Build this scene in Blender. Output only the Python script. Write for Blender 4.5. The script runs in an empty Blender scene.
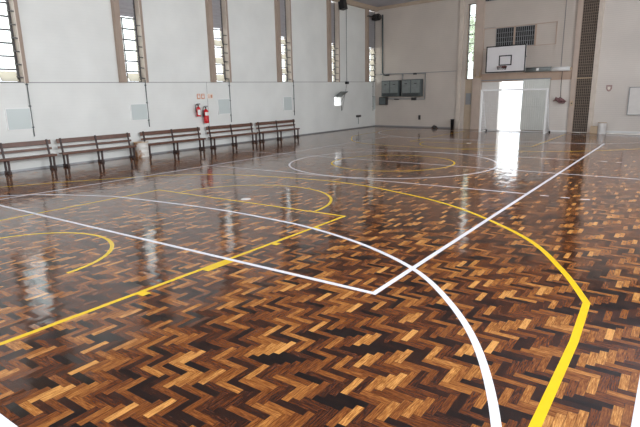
import bpy, math, random
from mathutils import Vector, Matrix
random.seed(7)
C = bpy.context.scene.collection
PI = math.pi

# ------------------------------------------------------------------ materials
def mat(name, col, rough=.6, metal=0, spec=.5, coat=0, emit=0, noise=0, nscale=6):
    m = bpy.data.materials.new(name); m.use_nodes = True
    nt = m.node_tree; b = nt.nodes['Principled BSDF']
    b.inputs['Base Color'].default_value = (*col, 1)
    b.inputs['Roughness'].default_value = rough
    b.inputs['Metallic'].default_value = metal
    b.inputs['Specular IOR Level'].default_value = spec
    b.inputs['Coat Weight'].default_value = coat
    if emit:
        b.inputs['Emission Color'].default_value = (*col, 1); b.inputs['Emission Strength'].default_value = emit
    if noise:
        tc = nt.nodes.new('ShaderNodeTexCoord'); n = nt.nodes.new('ShaderNodeTexNoise')
        n.inputs['Scale'].default_value = nscale; n.inputs['Detail'].default_value = 5
        nt.links.new(tc.outputs['Object'], n.inputs['Vector'])
        r = nt.nodes.new('ShaderNodeMapRange')
        r.inputs['From Min'].default_value = .3; r.inputs['From Max'].default_value = .7
        r.inputs['To Min'].default_value = 1 - noise; r.inputs['To Max'].default_value = 1 + noise
        nt.links.new(n.outputs['Fac'], r.inputs['Value'])
        v = nt.nodes.new('ShaderNodeVectorMath'); v.operation = 'SCALE'
        v.inputs[0].default_value = col
        nt.links.new(r.outputs['Result'], v.inputs['Scale'])
        nt.links.new(v.outputs['Vector'], b.inputs['Base Color'])
    return m

def srgb(r, g, b):
    f = lambda c: (c/255/12.92) if c/255 <= .04045 else ((c/255+.055)/1.055)**2.4
    return (f(r), f(g), f(b))

def wall_mat(name, col, course=.1, strength=.35, dark=.93, brick=None):
    """painted block wall: horizontal courses (world z), soft blotches"""
    m = mat(name, col, .55, spec=.3)
    nt = m.node_tree; b = nt.nodes['Principled BSDF']; N = nt.nodes.new; L = nt.links.new
    g = N('ShaderNodeNewGeometry'); s = N('ShaderNodeSeparateXYZ'); L(g.outputs['Position'], s.inputs[0])
    d = N('ShaderNodeMath'); d.operation = 'DIVIDE'; d.inputs[1].default_value = course; L(s.outputs['Z'], d.inputs[0])
    f = N('ShaderNodeMath'); f.operation = 'FRACT'; L(d.outputs[0], f.inputs[0])
    p = N('ShaderNodeMath'); p.operation = 'PINGPONG'; p.inputs[1].default_value = .5; L(f.outputs[0], p.inputs[0])
    r = N('ShaderNodeMapRange'); r.inputs['From Min'].default_value = 0; r.inputs['From Max'].default_value = .14
    r.inputs['To Min'].default_value = 0; r.inputs['To Max'].default_value = 1; L(p.outputs[0], r.inputs['Value'])
    n = N('ShaderNodeTexNoise'); n.inputs['Scale'].default_value = .8; n.inputs['Detail'].default_value = 7
    L(g.outputs['Position'], n.inputs['Vector'])
    r2 = N('ShaderNodeMapRange'); r2.inputs['From Min'].default_value = .3; r2.inputs['From Max'].default_value = .7
    r2.inputs['To Min'].default_value = .94; r2.inputs['To Max'].default_value = 1.04; L(n.outputs['Fac'], r2.inputs['Value'])
    r3 = N('ShaderNodeMapRange'); r3.inputs['To Min'].default_value = dark; r3.inputs['To Max'].default_value = 1; L(r.outputs['Result'], r3.inputs['Value'])
    mu = N('ShaderNodeMath'); mu.operation = 'MULTIPLY'; L(r2.outputs['Result'], mu.inputs[0]); L(r3.outputs['Result'], mu.inputs[1])
    v = N('ShaderNodeVectorMath'); v.operation = 'SCALE'; v.inputs[0].default_value = col; L(mu.outputs[0], v.inputs['Scale'])
    L(v.outputs['Vector'], b.inputs['Base Color'])
    bp = N('ShaderNodeBump'); bp.inputs['Strength'].default_value = strength; bp.inputs['Distance'].default_value = .004
    L(r.outputs['Result'], bp.inputs['Height']); L(bp.outputs['Normal'], b.inputs['Normal'])
    return m

def parquet_mat():
    m = bpy.data.materials.new('herringbone_parquet'); m.use_nodes = True
    nt = m.node_tree; b = nt.nodes['Principled BSDF']; L = nt.links.new
    def M(op, a, c=None, d=None):
        n = nt.nodes.new('ShaderNodeMath'); n.operation = op
        for i, x in enumerate((a, c, d)):
            if x is None: continue
            if isinstance(x, (int, float)): n.inputs[i].default_value = x
            else: L(x, n.inputs[i])
        return n.outputs[0]
    def comb(x, y, z):
        n = nt.nodes.new('ShaderNodeCombineXYZ')
        for i, q in enumerate((x, y, z)):
            if isinstance(q, (int, float)): n.inputs[i].default_value = q
            else: L(q, n.inputs[i])
        return n.outputs[0]
    def white(v):
        n = nt.nodes.new('ShaderNodeTexWhiteNoise'); n.noise_dimensions = '3D'; L(v, n.inputs['Vector']); return n
    W = .0565
    g = nt.nodes.new('ShaderNodeNewGeometry'); s = nt.nodes.new('ShaderNodeSeparateXYZ'); L(g.outputs['Position'], s.inputs[0])
    x = M('DIVIDE', M('ADD', s.outputs['X'], 50.0), W); y = M('DIVIDE', M('ADD', s.outputs['Y'], 50.0), W)
    i = M('FLOOR', x); j = M('FLOOR', y); fx = M('FRACT', x); fy = M('FRACT', y)
    k = M('FLOORED_MODULO', M('SUBTRACT', i, j), 8.0)
    hor = M('LESS_THAN', k, 3.5); ver = M('SUBTRACT', 1.0, hor)
    # origin cell of this block
    ox = M('SUBTRACT', i, M('MULTIPLY', hor, k))
    oy = M('SUBTRACT', j, M('MULTIPLY', ver, M('SUBTRACT', 7.0, k)))
    lx = M('SUBTRACT', x, ox); ly = M('SUBTRACT', y, oy)
    lenx = M('ADD', 1.0, M('MULTIPLY', hor, 3.0)); leny = M('ADD', 1.0, M('MULTIPLY', ver, 3.0))
    ed = M('MINIMUM', M('MINIMUM', lx, M('SUBTRACT', lenx, lx)), M('MINIMUM', ly, M('SUBTRACT', leny, ly)))
    idv = comb(ox, oy, hor)
    wn = white(idv)
    wn2 = white(comb(oy, ox, 7.3))
    # wood grain stretched along each block
    along = M('ADD', M('MULTIPLY', lx, hor), M('MULTIPLY', ly, ver)); across = M('ADD', M('MULTIPLY', ly, hor), M('MULTIPLY', lx, ver))
    gv = comb(M('ADD', M('MULTIPLY', along, .55), M('MULTIPLY', wn.outputs['Value'], 90.0)), M('MULTIPLY', across, 5.5), M('MULTIPLY', wn2.outputs['Value'], 60.0))
    gn = nt.nodes.new('ShaderNodeTexNoise'); gn.inputs['Scale'].default_value = 1.3; gn.inputs['Detail'].default_value = 6
    gn.inputs['Roughness'].default_value = .62; gn.inputs['Distortion'].default_value = .5; L(gv, gn.inputs['Vector'])
    # slow drift so that dark and light lots cluster
    bn = nt.nodes.new('ShaderNodeTexNoise'); bn.inputs['Scale'].default_value = .9; bn.inputs['Detail'].default_value = 2; L(g.outputs['Position'], bn.inputs['Vector'])
    t = M('ADD', M('ADD', M('ADD', M('MULTIPLY', wn.outputs['Value'], .68), M('MULTIPLY', wn2.outputs['Value'], .30)), M('MULTIPLY', M('SUBTRACT', gn.outputs['Fac'], .5), .9)), M('MULTIPLY', M('SUBTRACT', bn.outputs['Fac'], .5), .2)); t = M('ADD', t, M('MULTIPLY', M('SUBTRACT', ver, .5), .18))  # last term puts the grain's directional sheen into the block colour
    cr = nt.nodes.new('ShaderNodeValToRGB'); L(t, cr.inputs['Fac'])
    e = cr.color_ramp; e.elements[0].position = 0; e.elements[0].color = (*srgb(16, 9, 7), 1)
    e.elements[1].position = 1; e.elements[1].color = (*srgb(206, 148, 80), 1)
    for p_, c_ in ((.16, (24, 12, 8)), (.29, (52, 25, 13)), (.46, (92, 47, 19)), (.63, (124, 71, 30)), (.80, (158, 101, 46))):
        q = e.elements.new(p_); q.color = (*srgb(*c_), 1)
    # joints between blocks
    jt = nt.nodes.new('ShaderNodeMapRange'); jt.inputs['From Min'].default_value = .015; jt.inputs['From Max'].default_value = .045
    jt.inputs['To Min'].default_value = .45; jt.inputs['To Max'].default_value = 1; L(ed, jt.inputs['Value'])
    # fine streaks
    fs = nt.nodes.new('ShaderNodeMapRange'); fs.inputs['From Min'].default_value = .3; fs.inputs['From Max'].default_value = .7
    fs.inputs['To Min'].default_value = .8; fs.inputs['To Max'].default_value = 1.15; L(gn.outputs['Fac'], fs.inputs['Value'])
    sc = nt.nodes.new('ShaderNodeVectorMath'); sc.operation = 'SCALE'; L(cr.outputs['Color'], sc.inputs[0]); L(M('MULTIPLY', jt.outputs['Result'], fs.outputs['Result']), sc.inputs['Scale'])
    L(sc.outputs['Vector'], b.inputs['Base Color'])
    # each block sits at a slightly different tilt in the lacquer
    sb = nt.nodes.new('ShaderNodeVectorMath'); sb.operation = 'SUBTRACT'; L(wn2.outputs['Color'], sb.inputs[0]); sb.inputs[1].default_value = (.5, .5, .5)
    wv = nt.nodes.new('ShaderNodeTexNoise'); wv.inputs['Scale'].default_value = 5.0; wv.inputs['Detail'].default_value = 2; L(g.outputs['Position'], wv.inputs['Vector'])
    ws = nt.nodes.new('ShaderNodeVectorMath'); ws.operation = 'SUBTRACT'; L(wv.outputs['Color'], ws.inputs[0]); ws.inputs[1].default_value = (.5, .5, .5)
    w2 = nt.nodes.new('ShaderNodeVectorMath'); w2.operation = 'MULTIPLY'; L(ws.outputs['Vector'], w2.inputs[0]); w2.inputs[1].default_value = (.035, .035, 0)
    s2 = nt.nodes.new('ShaderNodeVectorMath'); s2.operation = 'MULTIPLY'; L(sb.outputs['Vector'], s2.inputs[0]); s2.inputs[1].default_value = (.022, .022, 0)
    a1 = nt.nodes.new('ShaderNodeVectorMath'); a1.operation = 'ADD'; L(w2.outputs['Vector'], a1.inputs[0]); L(s2.outputs['Vector'], a1.inputs[1])
    a2 = nt.nodes.new('ShaderNodeVectorMath'); a2.operation = 'ADD'; L(a1.outputs['Vector'], a2.inputs[0]); L(g.outputs['Normal'], a2.inputs[1])
    nn = nt.nodes.new('ShaderNodeVectorMath'); nn.operation = 'NORMALIZE'; L(a2.outputs['Vector'], nn.inputs[0])
    L(nn.outputs['Vector'], b.inputs['Normal'])
    b.inputs['Roughness'].default_value = .10
    b.inputs['Specular IOR Level'].default_value = FLOOR_SPEC
    return m
FLOOR_SPEC = .47

MT = dict(
    wall=wall_mat('white_wall_paint', srgb(228, 230, 226), .1, .15, .985),
    lower=mat('lower_wall_paint', srgb(230, 232, 229), .5, spec=.3, noise=.02, nscale=1.2),
    back=wall_mat('beige_block_paint', srgb(204, 194, 184), .1, .35, .93),
    brick=wall_mat('pale_brick_paint', srgb(226, 219, 211), .085, .4, .91),
    pil=mat('pilaster_beige', srgb(198, 180, 166), .7, noise=.05, nscale=3),
    fin=mat('fin_concrete_brown', srgb(162, 145, 131), .7, noise=.05, nscale=3),
    beam=mat('tan_beam_paint', srgb(188, 164, 146), .7, noise=.05, nscale=3),
    plywood=mat('tan_board', srgb(188, 170, 148), .7, noise=.05, nscale=3),
    trim=mat('grey_groove_shadow', srgb(140, 138, 138), .7),
    pipe=mat('dark_conduit', srgb(84, 92, 92), .5, noise=.08),
    ceil=mat('ceiling_paint', srgb(186, 186, 194), .8, noise=.02),
    crown=mat('crown_beam', srgb(184, 166, 146), .7, noise=.04),
    steel=mat('window_steel', srgb(86, 84, 84), .5),
    shutter=mat('shutter_slats', srgb(160, 158, 160), .6, noise=.04),
    wpaint=mat('court_white_paint', srgb(228, 229, 236), .22, spec=.4, noise=.02, nscale=8),
    ypaint=mat('court_yellow_paint', srgb(230, 192, 14), .22, spec=.4, noise=.03, nscale=8),
    wood=mat('bench_wood', srgb(100, 68, 54), .4, noise=.18, nscale=5),
    wood2=mat('bench_frame', srgb(58, 40, 36), .45, noise=.15, nscale=5),
    red=mat('extinguisher_red', srgb(196, 20, 28), .25, coat=.5),
    black=mat('matt_black', srgb(22, 22, 24), .45),
    dark=mat('dark_plastic', srgb(50, 48, 48), .5),
    white=mat('white_enamel', srgb(238, 238, 236), .35),
    paper=mat('sign_paper', srgb(236, 226, 214), .6),
    orange=mat('sign_orange', srgb(206, 150, 118), .6),
    label=mat('label_white', srgb(228, 226, 222), .5),
    board=mat('backboard_white', srgb(222, 220, 220), .4, noise=.02),
    rim=mat('hoop_rust_red', srgb(104, 52, 46), .5),
    netm=mat('net_cord', srgb(225, 225, 225), .8),
    darknet=mat('dark_net_cord', srgb(60, 50, 50), .8),
    metal=mat('grey_metal', srgb(150, 152, 154), .4, metal=.5),
    gate=mat('corrugated_grey', srgb(224, 226, 220), .5, noise=.04, nscale=2),
    leaf=mat('pale_door_paint', srgb(232, 229, 224), .5, noise=.03),
    unit=mat('unit_grey', srgb(126, 132, 130), .5, noise=.12, nscale=7),
    grill=mat('vent_dark', srgb(38, 38, 38), .7),
    lattice=mat('lattice_brown', srgb(138, 124, 110), .7, noise=.08),
    void=mat('dark_backing', srgb(76, 66, 60), .8, noise=.1),
    rust=mat('rust_spots', srgb(150, 100, 60), .8),
    bundle=mat('maroon_cord', srgb(140, 104, 104), .8, noise=.2, nscale=20),
    tan=mat('cardboard_tan', srgb(200, 178, 150), .8, noise=.05),
    conc=mat('yard_concrete', srgb(214, 210, 204), .8, noise=.05, nscale=1),
    foliage=mat('leaf_green', srgb(176, 190, 164), .7, noise=.3, nscale=2),
    bark=mat('tree_bark', srgb(96, 78, 60), .8, noise=.2),
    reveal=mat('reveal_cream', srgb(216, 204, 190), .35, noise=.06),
    lgreen=mat('pale_green_acrylic', srgb(204, 213, 211), .2, coat=.3),
    terra=mat('terracotta_wall', srgb(196, 130, 100), .8, noise=.1),
    cream=mat('cream_wall', srgb(226, 214, 190), .8, noise=.05),
)
def glass_mat(name='window_glass', dirt=.12):
    m = bpy.data.materials.new(name); m.use_nodes = True
    nt = m.node_tree; nt.nodes.clear()
    o = nt.nodes.new('ShaderNodeOutputMaterial'); mx = nt.nodes.new('ShaderNodeMixShader'); t = nt.nodes.new('ShaderNodeBsdfTransparent')
    g = nt.nodes.new('ShaderNodeBsdfGlossy'); g.inputs['Roughness'].default_value = .05; lw = nt.nodes.new('ShaderNodeLayerWeight'); f = nt.nodes.new('ShaderNodeMath'); f.operation = 'MULTIPLY'; f.inputs[1].default_value = .5; lw.inputs['Blend'].default_value = .25; nt.links.new(lw.outputs['Facing'], f.inputs[0])
    t.inputs['Color'].default_value = (.93, .96, .94, 1)
    tr = nt.nodes.new('ShaderNodeBsdfTranslucent'); tr.inputs['Color'].default_value = (.62, .58, .5, 1); m2 = nt.nodes.new('ShaderNodeMixShader'); m2.inputs[0].default_value = dirt; nt.links.new(t.outputs[0], m2.inputs[1]); nt.links.new(tr.outputs[0], m2.inputs[2])
    nt.links.new(f.outputs[0], mx.inputs[0]); nt.links.new(m2.outputs[0], mx.inputs[1]); nt.links.new(g.outputs[0], mx.inputs[2]); nt.links.new(mx.outputs[0], o.inputs[0])
    return m
MT['glass'] = glass_mat(); MT['glass2'] = glass_mat('dusty_louvre_glass', .8)
def drum_mat():
    m = mat('rusty_drum', srgb(214, 210, 202), .5)
    nt = m.node_tree; b = nt.nodes['Principled BSDF']; N = nt.nodes.new; L = nt.links.new
    tc = N('ShaderNodeTexCoord'); n = N('ShaderNodeTexNoise'); n.inputs['Scale'].default_value = 3.5; n.inputs['Detail'].default_value = 8
    L(tc.outputs['Object'], n.inputs['Vector'])
    s = N('ShaderNodeSeparateXYZ'); L(tc.outputs['Object'], s.inputs[0])
    a = N('ShaderNodeMath'); a.operation = 'MULTIPLY_ADD'; a.inputs[1].default_value = -1.1; L(s.outputs['X'], a.inputs[0]); L(n.outputs['Fac'], a.inputs[2])
    r = N('ShaderNodeMapRange'); r.inputs['From Min'].default_value = .44; r.inputs['From Max'].default_value = .56; L(a.outputs[0], r.inputs['Value'])
    mx = N('ShaderNodeMix'); mx.data_type = 'RGBA'; mx.inputs['A'].default_value = (*srgb(216, 213, 206), 1); mx.inputs['B'].default_value = (*srgb(146, 104, 68), 1)
    L(r.outputs['Result'], mx.inputs['Factor']); L(mx.outputs['Result'], b.inputs['Base Color'])
    return m
MT['drum'] = drum_mat()

# ------------------------------------------------------------------ mesh builder
class MB:
    def __init__(s): s.v = []; s.f = []; s.sm = []
    def add(s, vs, fs, smooth=False):
        n = len(s.v); s.v += [tuple(v) for v in vs]; s.f += [tuple(n+i for i in f) for f in fs]; s.sm += [smooth]*len(fs); return s
    def box(s, x0, y0, z0, x1, y1, z1, rot=None, piv=None):
        x0, x1 = sorted((x0, x1)); y0, y1 = sorted((y0, y1)); z0, z1 = sorted((z0, z1))
        vs = [Vector(p) for p in ((x0,y0,z0),(x1,y0,z0),(x1,y1,z0),(x0,y1,z0),(x0,y0,z1),(x1,y0,z1),(x1,y1,z1),(x0,y1,z1))]
        if rot is not None:
            pv = Vector(piv) if piv else Vector(((x0+x1)/2, (y0+y1)/2, (z0+z1)/2))
            vs = [rot @ (v-pv) + pv for v in vs]
        return s.add(vs, [(0,3,2,1),(4,5,6,7),(0,1,5,4),(1,2,6,5),(2,3,7,6),(3,0,4,7)])
    def prism(s, pts, y0, y1):
        """polygon in x,z extruded along y"""
        n = len(pts); vs = [(p[0], y0, p[1]) for p in pts] + [(p[0], y1, p[1]) for p in pts]
        return s.add(vs, [tuple(range(n)), tuple(range(2*n-1, n-1, -1))] + [(i, i+n, (i+1) % n+n, (i+1) % n) for i in range(n)])
    def beam(s, a, b, w, d, up=(0,0,1)):
        a, b = Vector(a), Vector(b); t = (b-a).normalized(); u = Vector(up)
        r = t.cross(u)
        if r.length < 1e-4: r = t.cross(Vector((1,0,0)))
        r.normalize(); q = r.cross(t)
        vs = [p + r*i*w/2 + q*j*d/2 for p in (a, b) for i, j in ((-1,-1),(1,-1),(1,1),(-1,1))]
        return s.add(vs, [(3,2,1,0),(4,5,6,7),(0,1,5,4),(1,2,6,5),(2,3,7,6),(3,0,4,7)])
    def tube(s, pts, r, n=8, closed=False):
        pts = [Vector(p) for p in pts]; m = len(pts); vs = []; prev = None
        for i, p in enumerate(pts):
            if closed: t = pts[(i+1) % m] - pts[i-1]
            else: t = pts[min(i+1, m-1)] - pts[max(i-1, 0)]
            t.normalize()
            a = prev if prev else (Vector((0,0,1)) if abs(t.z) < .9 else Vector((1,0,0)))
            u = a - t*a.dot(t)
            if u.length < 1e-5: u = t.orthogonal()
            u.normalize(); prev = u; w = t.cross(u)
            rr = r[i] if isinstance(r, (list, tuple)) else r
            vs += [p + (u*math.cos(2*PI*k/n) + w*math.sin(2*PI*k/n))*rr for k in range(n)]
        fs = [(i*n+k, i*n+(k+1) % n, ((i+1) % m)*n+(k+1) % n, ((i+1) % m)*n+k) for i in range(m if closed else m-1) for k in range(n)]
        s.add(vs, fs, True)
        if not closed:
            b = len(s.v)-len(vs); s.f += [tuple(b+k for k in range(n-1, -1, -1)), tuple(b+(m-1)*n+k for k in range(n))]; s.sm += [False]*2
        return s
    def lathe(s, prof, cx=0, cy=0, n=28):
        m = len(prof); vs = [(cx+r*math.cos(2*PI*k/n), cy+r*math.sin(2*PI*k/n), z) for r, z in prof for k in range(n)]
        return s.add(vs, [(i*n+k, i*n+(k+1) % n, (i+1)*n+(k+1) % n, (i+1)*n+k) for i in range(m-1) for k in range(n)], True)
    def strip(s, pts, w, z=.0012, h=.0012, closed=False):
        """painted stripe following a centre line on the floor"""
        P = [Vector((p[0], p[1], 0)) for p in pts]; m = len(P); A = []; B = []
        for i, p in enumerate(P):
            if closed: d0 = (p-P[i-1]).normalized(); d1 = (P[(i+1) % m]-p).normalized()
            else:
                d0 = (p-P[i-1]).normalized() if i else None; d1 = (P[i+1]-p).normalized() if i < m-1 else None
                d0 = d0 or d1; d1 = d1 or d0
            t = (d0+d1).normalized(); n = Vector((-t.y, t.x, 0)); k = 1/max(.5, abs(n.dot(Vector((-d0.y, d0.x, 0)))))
            A.append(p+n*w/2*k); B.append(p-n*w/2*k)
        vs = [(a.x, a.y, z) for a in A] + [(b.x, b.y, z) for b in B] + [(a.x, a.y, z+h) for a in A] + [(b.x, b.y, z+h) for b in B]
        fs = []
        for i in range(m if closed else m-1):
            j = (i+1) % m
            fs += [(2*m+i, 3*m+i, 3*m+j, 2*m+j), (i, 2*m+i, 2*m+j, j), (m+i, m+j, 3*m+j, 3*m+i), (i, j, m+j, m+i)]
        if not closed: fs += [(0, m, 3*m, 2*m), (m-1, 3*m-1, 4*m-1, 2*m-1)]
        return s.add(vs, fs)
    def build(s, name, material, parent=None, bevel=0, fix=True):
        me = bpy.data.meshes.new(name); me.from_pydata(s.v, [], s.f); me.update()
        me.polygons.foreach_set('use_smooth', s.sm)
        if fix:
            import bmesh
            bm = bmesh.new(); bm.from_mesh(me); bmesh.ops.recalc_face_normals(bm, faces=bm.faces); bm.to_mesh(me); bm.free()
        me.materials.append(MT[material]); o = bpy.data.objects.new(name, me); C.objects.link(o); o.parent = parent
        if bevel:
            b = o.modifiers.new('bevel', 'BEVEL'); b.width = bevel; b.segments = 2; b.limit_method = 'ANGLE'
        return o

def tag(o, label=None, cat=None, group=None, kind=None):
    if label: o['label'] = label
    if cat: o['category'] = cat
    if group: o['group'] = group
    if kind: o['kind'] = kind
    return o
def empty(name, M=None):
    o = bpy.data.objects.new(name, None); C.objects.link(o); o.empty_display_size = .2
    if M is not None: o.matrix_world = M
    return o
def copy_tree(o, parent=None):
    c = o.copy(); C.objects.link(c); c.parent = parent
    for ch in list(o.children): copy_tree(ch, c)
    return c

# ------------------------------------------------------------------ the two walls' frames
C0 = Vector((-9.0, 15.0, 0))
dl = Vector((.4, -22, 0)).normalized()                 # along the left wall, from the far corner towards the camera
nl = Vector((-dl.y, dl.x, 0))                          # out of the left wall, into the room
db = Vector((15, -1.85, 0)).normalized()               # along the end wall, from the corner to the right
nb = Vector((db.y, -db.x, 0))                          # out of the end wall, into the room
def frame(o, x, y): return Matrix(((x.x, y.x, 0, o.x), (x.y, y.y, 0, o.y), (0, 0, 1, 0), (0, 0, 0, 1)))
ML = frame(C0, dl, nl)                                 # local x along wall, y into the room, z up
MBk = frame(C0, db, -nb)                               # local x along wall, -y into the room, z up
def LM(s, n=0, z=0, rz=0): return ML @ Matrix.Translation((s, n, z)) @ Matrix.Rotation(rz, 4, 'Z')
def BM(t, n=0, z=0, rz=0): return MBk @ Matrix.Translation((t, -n, z)) @ Matrix.Rotation(rz, 4, 'Z')
CZ = 6.95                                              # ceiling height
def led(s): return 2.675 - .0103*s                     # top of the lower wall

def structure(name, M=None):
    o = empty(name, M); o['kind'] = 'structure'; return o
def st(o): o['kind'] = 'structure'; return o

# ------------------------------------------------------------------ floor, ceiling
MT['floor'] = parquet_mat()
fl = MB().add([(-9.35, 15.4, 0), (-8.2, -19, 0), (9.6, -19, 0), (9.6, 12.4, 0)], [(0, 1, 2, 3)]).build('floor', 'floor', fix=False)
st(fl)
st(MB().box(-10, -19.3, CZ, 10, 16, CZ+.2).build('ceiling', 'ceil'))

# ------------------------------------------------------------------ left wall
S_END = 33.6
WIN = [21.35, 17.25, 13.12, 8.92, 4.68, .52, 25.45, 29.6]         # window centre lines along the wall
HW = .43                                              # half of the opening
HATCH = (4.0, 4.68, 1.36, 1.86)                       # the open vent in the lower wall
mb = MB()
def low(s0, s1, z0=0):
    mb.prism([(s0, z0), (s1, z0), (s1, led(s1)), (s0, led(s0))], -.34, 0)
low(-.3, HATCH[0]); low(HATCH[1], S_END); low(HATCH[0], HATCH[1], HATCH[3]); mb.box(HATCH[0], -.34, 0, HATCH[1], 0, HATCH[2])
xs = sorted(WIN); prev = -.3
for c in xs + [None]:
    h_ = .56 if c == .52 else HW
    a, b = (prev, c-h_) if c else (prev, S_END)
    mb.box(a, -.34, 2.2, b, -.012, CZ)
    if c: prev = c+h_
w = st(mb.build('wall_left', 'wall')); w.matrix_world = ML
# grey strip painting in the ledge's shadow line where upper and lower wall meet; broken by the window openings it runs under
t = st(MB().prism([(-.3, led(-.3)), (S_END, led(S_END)), (S_END, led(S_END)+.02), (-.3, led(-.3)+.02)], -.02, .012).build('trim_1', 'trim')); t.matrix_world = ML
t = st(MB().prism([(-.2, CZ-.22), (S_END, CZ-.22), (S_END, CZ), (-.2, CZ)], -.02, .2).build('trim_2', 'crown')); t.matrix_world = ML
b_ = st(MB().box(-.1, 0, 0, S_END, .015, .05).build('baseboard_left', 'metal')); b_.matrix_world = ML

def left_window(k, c, tilt):
    HW = .56 if c == .52 else .43
    W = structure('window_%d' % k, LM(c))
    z0 = led(c); zs = 4.62; zt = CZ-.22
    for sgn, wd in ((1, .18), (-1, .1)):
        f = MB()
        x0 = sgn*HW; f.box(x0, -.012, z0, x0+sgn*wd, .15 if sgn > 0 else .06, zt)
        f.build('side_fin', 'fin', W)
        MB().box(x0-sgn*.02, -.34, z0, x0, .15 if sgn > 0 else .06, zt).build('window_reveal', 'reveal' if sgn < 0 else 'fin', W)  # corner-side reveal paler: bright glass reflections put into its colour
    fr = MB(); y = -.06 if c == .52 else -.19; R = HW-.02
    for x in (-R, R-.045): fr.box(x, y-.03, z0, x+.045, y+.03, zt)
    nrow = 6; h = (zs-z0-.04)/nrow
    for i in range(nrow+1): fr.box(-R+.045, y-.02, z0+i*h, R-.045, y+.02, z0+i*h+.045)
    fr.box(.12, y-.015, z0, .15, y+.015, zs)
    fr.build('window_frame', 'steel', W)
    for i in range(nrow):
        a = tilt[i % len(tilt)]; zc = z0+(i+.5)*h+.015; hh = h/2-.02
        for xa, xb in ((-R+.05, .118), (.152, R-.05)):
            MB().box(xa, y-.003, zc-hh, xb, y+.003, zc+hh, Matrix.Rotation(a, 3, 'X')).build('pane', 'glass2' if a and (i+int(c)) % 2 else 'glass', W)
    sh = MB(); n = int((zt-zs)/.12)
    for i in range(n):
        z = zs+.03+i*.12; sh.box(-R+.045, y-.01, z, R-.045, y+.01, z+.125, Matrix.Rotation(.18, 3, 'X'))
    sh.build('shutter', 'shutter', W)
    ar = MB()                                          # opening arm and handle on the side away from the corner
    ar.beam((-R+.07, y+.05, z0+.1), (-R+.07, y+.05, zs-.1), .02, .02); 
    for i in range(nrow): ar.beam((-R+.05, y+.02, z0+(i+.5)*h), (-R+.03, .05, z0+(i+.4)*h), .09, .03)
    ar.build('opening_lever', 'steel', W)
T = [.45, .35, 0, 0, 0, 0]
for k, c in enumerate(WIN): left_window(k+1, c, [T, T, [.5]*6, [.55]*6, [.5]*6, [.3]*6, T, T][k])

# conduits running down the lower wall
for s, z1, lab in ((20.87, .95, 'dark thin conduit down the white wall, nearest to the camera above the left benches'),
                   (16.85, .98, 'dark thin conduit right of the second green hatch, above the rusty drum'),
                   (12.72, .93, 'dark thin conduit right of the fire extinguishers and third green hatch'),
                   (8.33, 1.02, 'dark thin conduit above the farthest bench, beside a green hatch'),
                   (.34, .95, 'pale thin conduit by the far corner beside the small grey box')):
    o = MB().tube([(0, .03, z1), (0, .03, led(s)+.1)], .014, 8)
    for z in (1.2, 1.8, 2.4): o.box(-.03, 0, z, .03, .04, z+.03)
    o = o.build('wall_conduit', 'pipe'); o.matrix_world = LM(s); tag(o, lab, 'conduit', 'conduits on the left wall')
j = st(MB().box(13.955, 0, .3, 13.97, .004, 2.53).build('trim_3', 'trim')); j.matrix_world = ML

# closed pale green hatches
def hatch(s, z0, z1, w, lab):
    r = empty('wall_hatch', LM(s, 0, (z0+z1)/2)); h = (z1-z0)/2
    f = MB()
    for x in (-w/2, w/2-.02): f.box(x, 0, -h, x+.02, .03, h)
    for z in (-h, h-.02): f.box(-w/2, 0, z, w/2, .03, z+.02)
    f.build('hatch_frame', 'white', r)
    MB().box(-w/2+.02, .005, -h+.02, w/2-.02, .02, h-.02).build('green_pane', 'lgreen', r)
    return tag(r, lab, 'wall hatch', 'pale green hatches on the left wall')
hatch(21.22, 1.16, 1.77, .68, 'pale green square hatch nearest the camera, above the leftmost bench')
hatch(17.2, 1.23, 1.79, .68, 'pale green square hatch above the rusty white drum')
hatch(13.08, 1.27, 1.89, .70, 'pale green square hatch just right of the fire extinguishers')
hatch(8.82, 1.26, 1.92, .66, 'pale green square hatch above the farthest bench')
hatch(.08, 1.0, 1.86, .5, 'pale green hatch tucked into the far corner, beside the grey box')

# the open hatch with its flap tilted up
r = empty('open_vent_hatch', LM(4.34, 0, 1.61))
f = MB()
for x in (-.36, .33): f.box(x, -.3, -.27, x+.03, .02, .27)
for z in (-.27, .24): f.box(-.36, -.3, z, .36, .02, z+.03)
for z in (-.13, 0, .12): f.box(-.33, -.2, z, .33, -.18, z+.02)
f.build('hatch_frame', 'white', r)
f = MB(); f.box(-.36, 0, 0, .36, .02, .52, Matrix.Rotation(-1.0, 3, 'X'), (0, 0, 0)); o = f.build('tilted_flap', 'unit', r); o.location = (0, .02, .24)
f = MB()
f.beam((-.34, .02, -.05), (-.34, .3, .42), .015, .015); f.build('stay_arm', 'pipe', r)
MB().beam((.34, .02, -.05), (.34, .3, .42), .015, .015).build('stay_arm', 'pipe', r)
MB().beam((-.36, .03, -.24), (-.36, .03, -.52), .02, .02).build('pull_cord', 'pipe', r)
tag(r, 'open wall vent showing daylight under a tilted grey flap', 'wall vent')

# small outlet with a cable
r = empty('wall_outlet', LM(2.12, 0, .72)); MB().box(-.24, 0, -.07, .24, .08, .05).build('outlet_box', 'dark', r, .01)
MB().tube([(0, .03, -.08), (-.01, .04, -.25), (0, .03, -.46)], .012, 6).build('cable', 'pipe', r)
tag(r, 'small dark outlet box with a dangling cable, low on the wall before the far corner', 'outlet')
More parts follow.
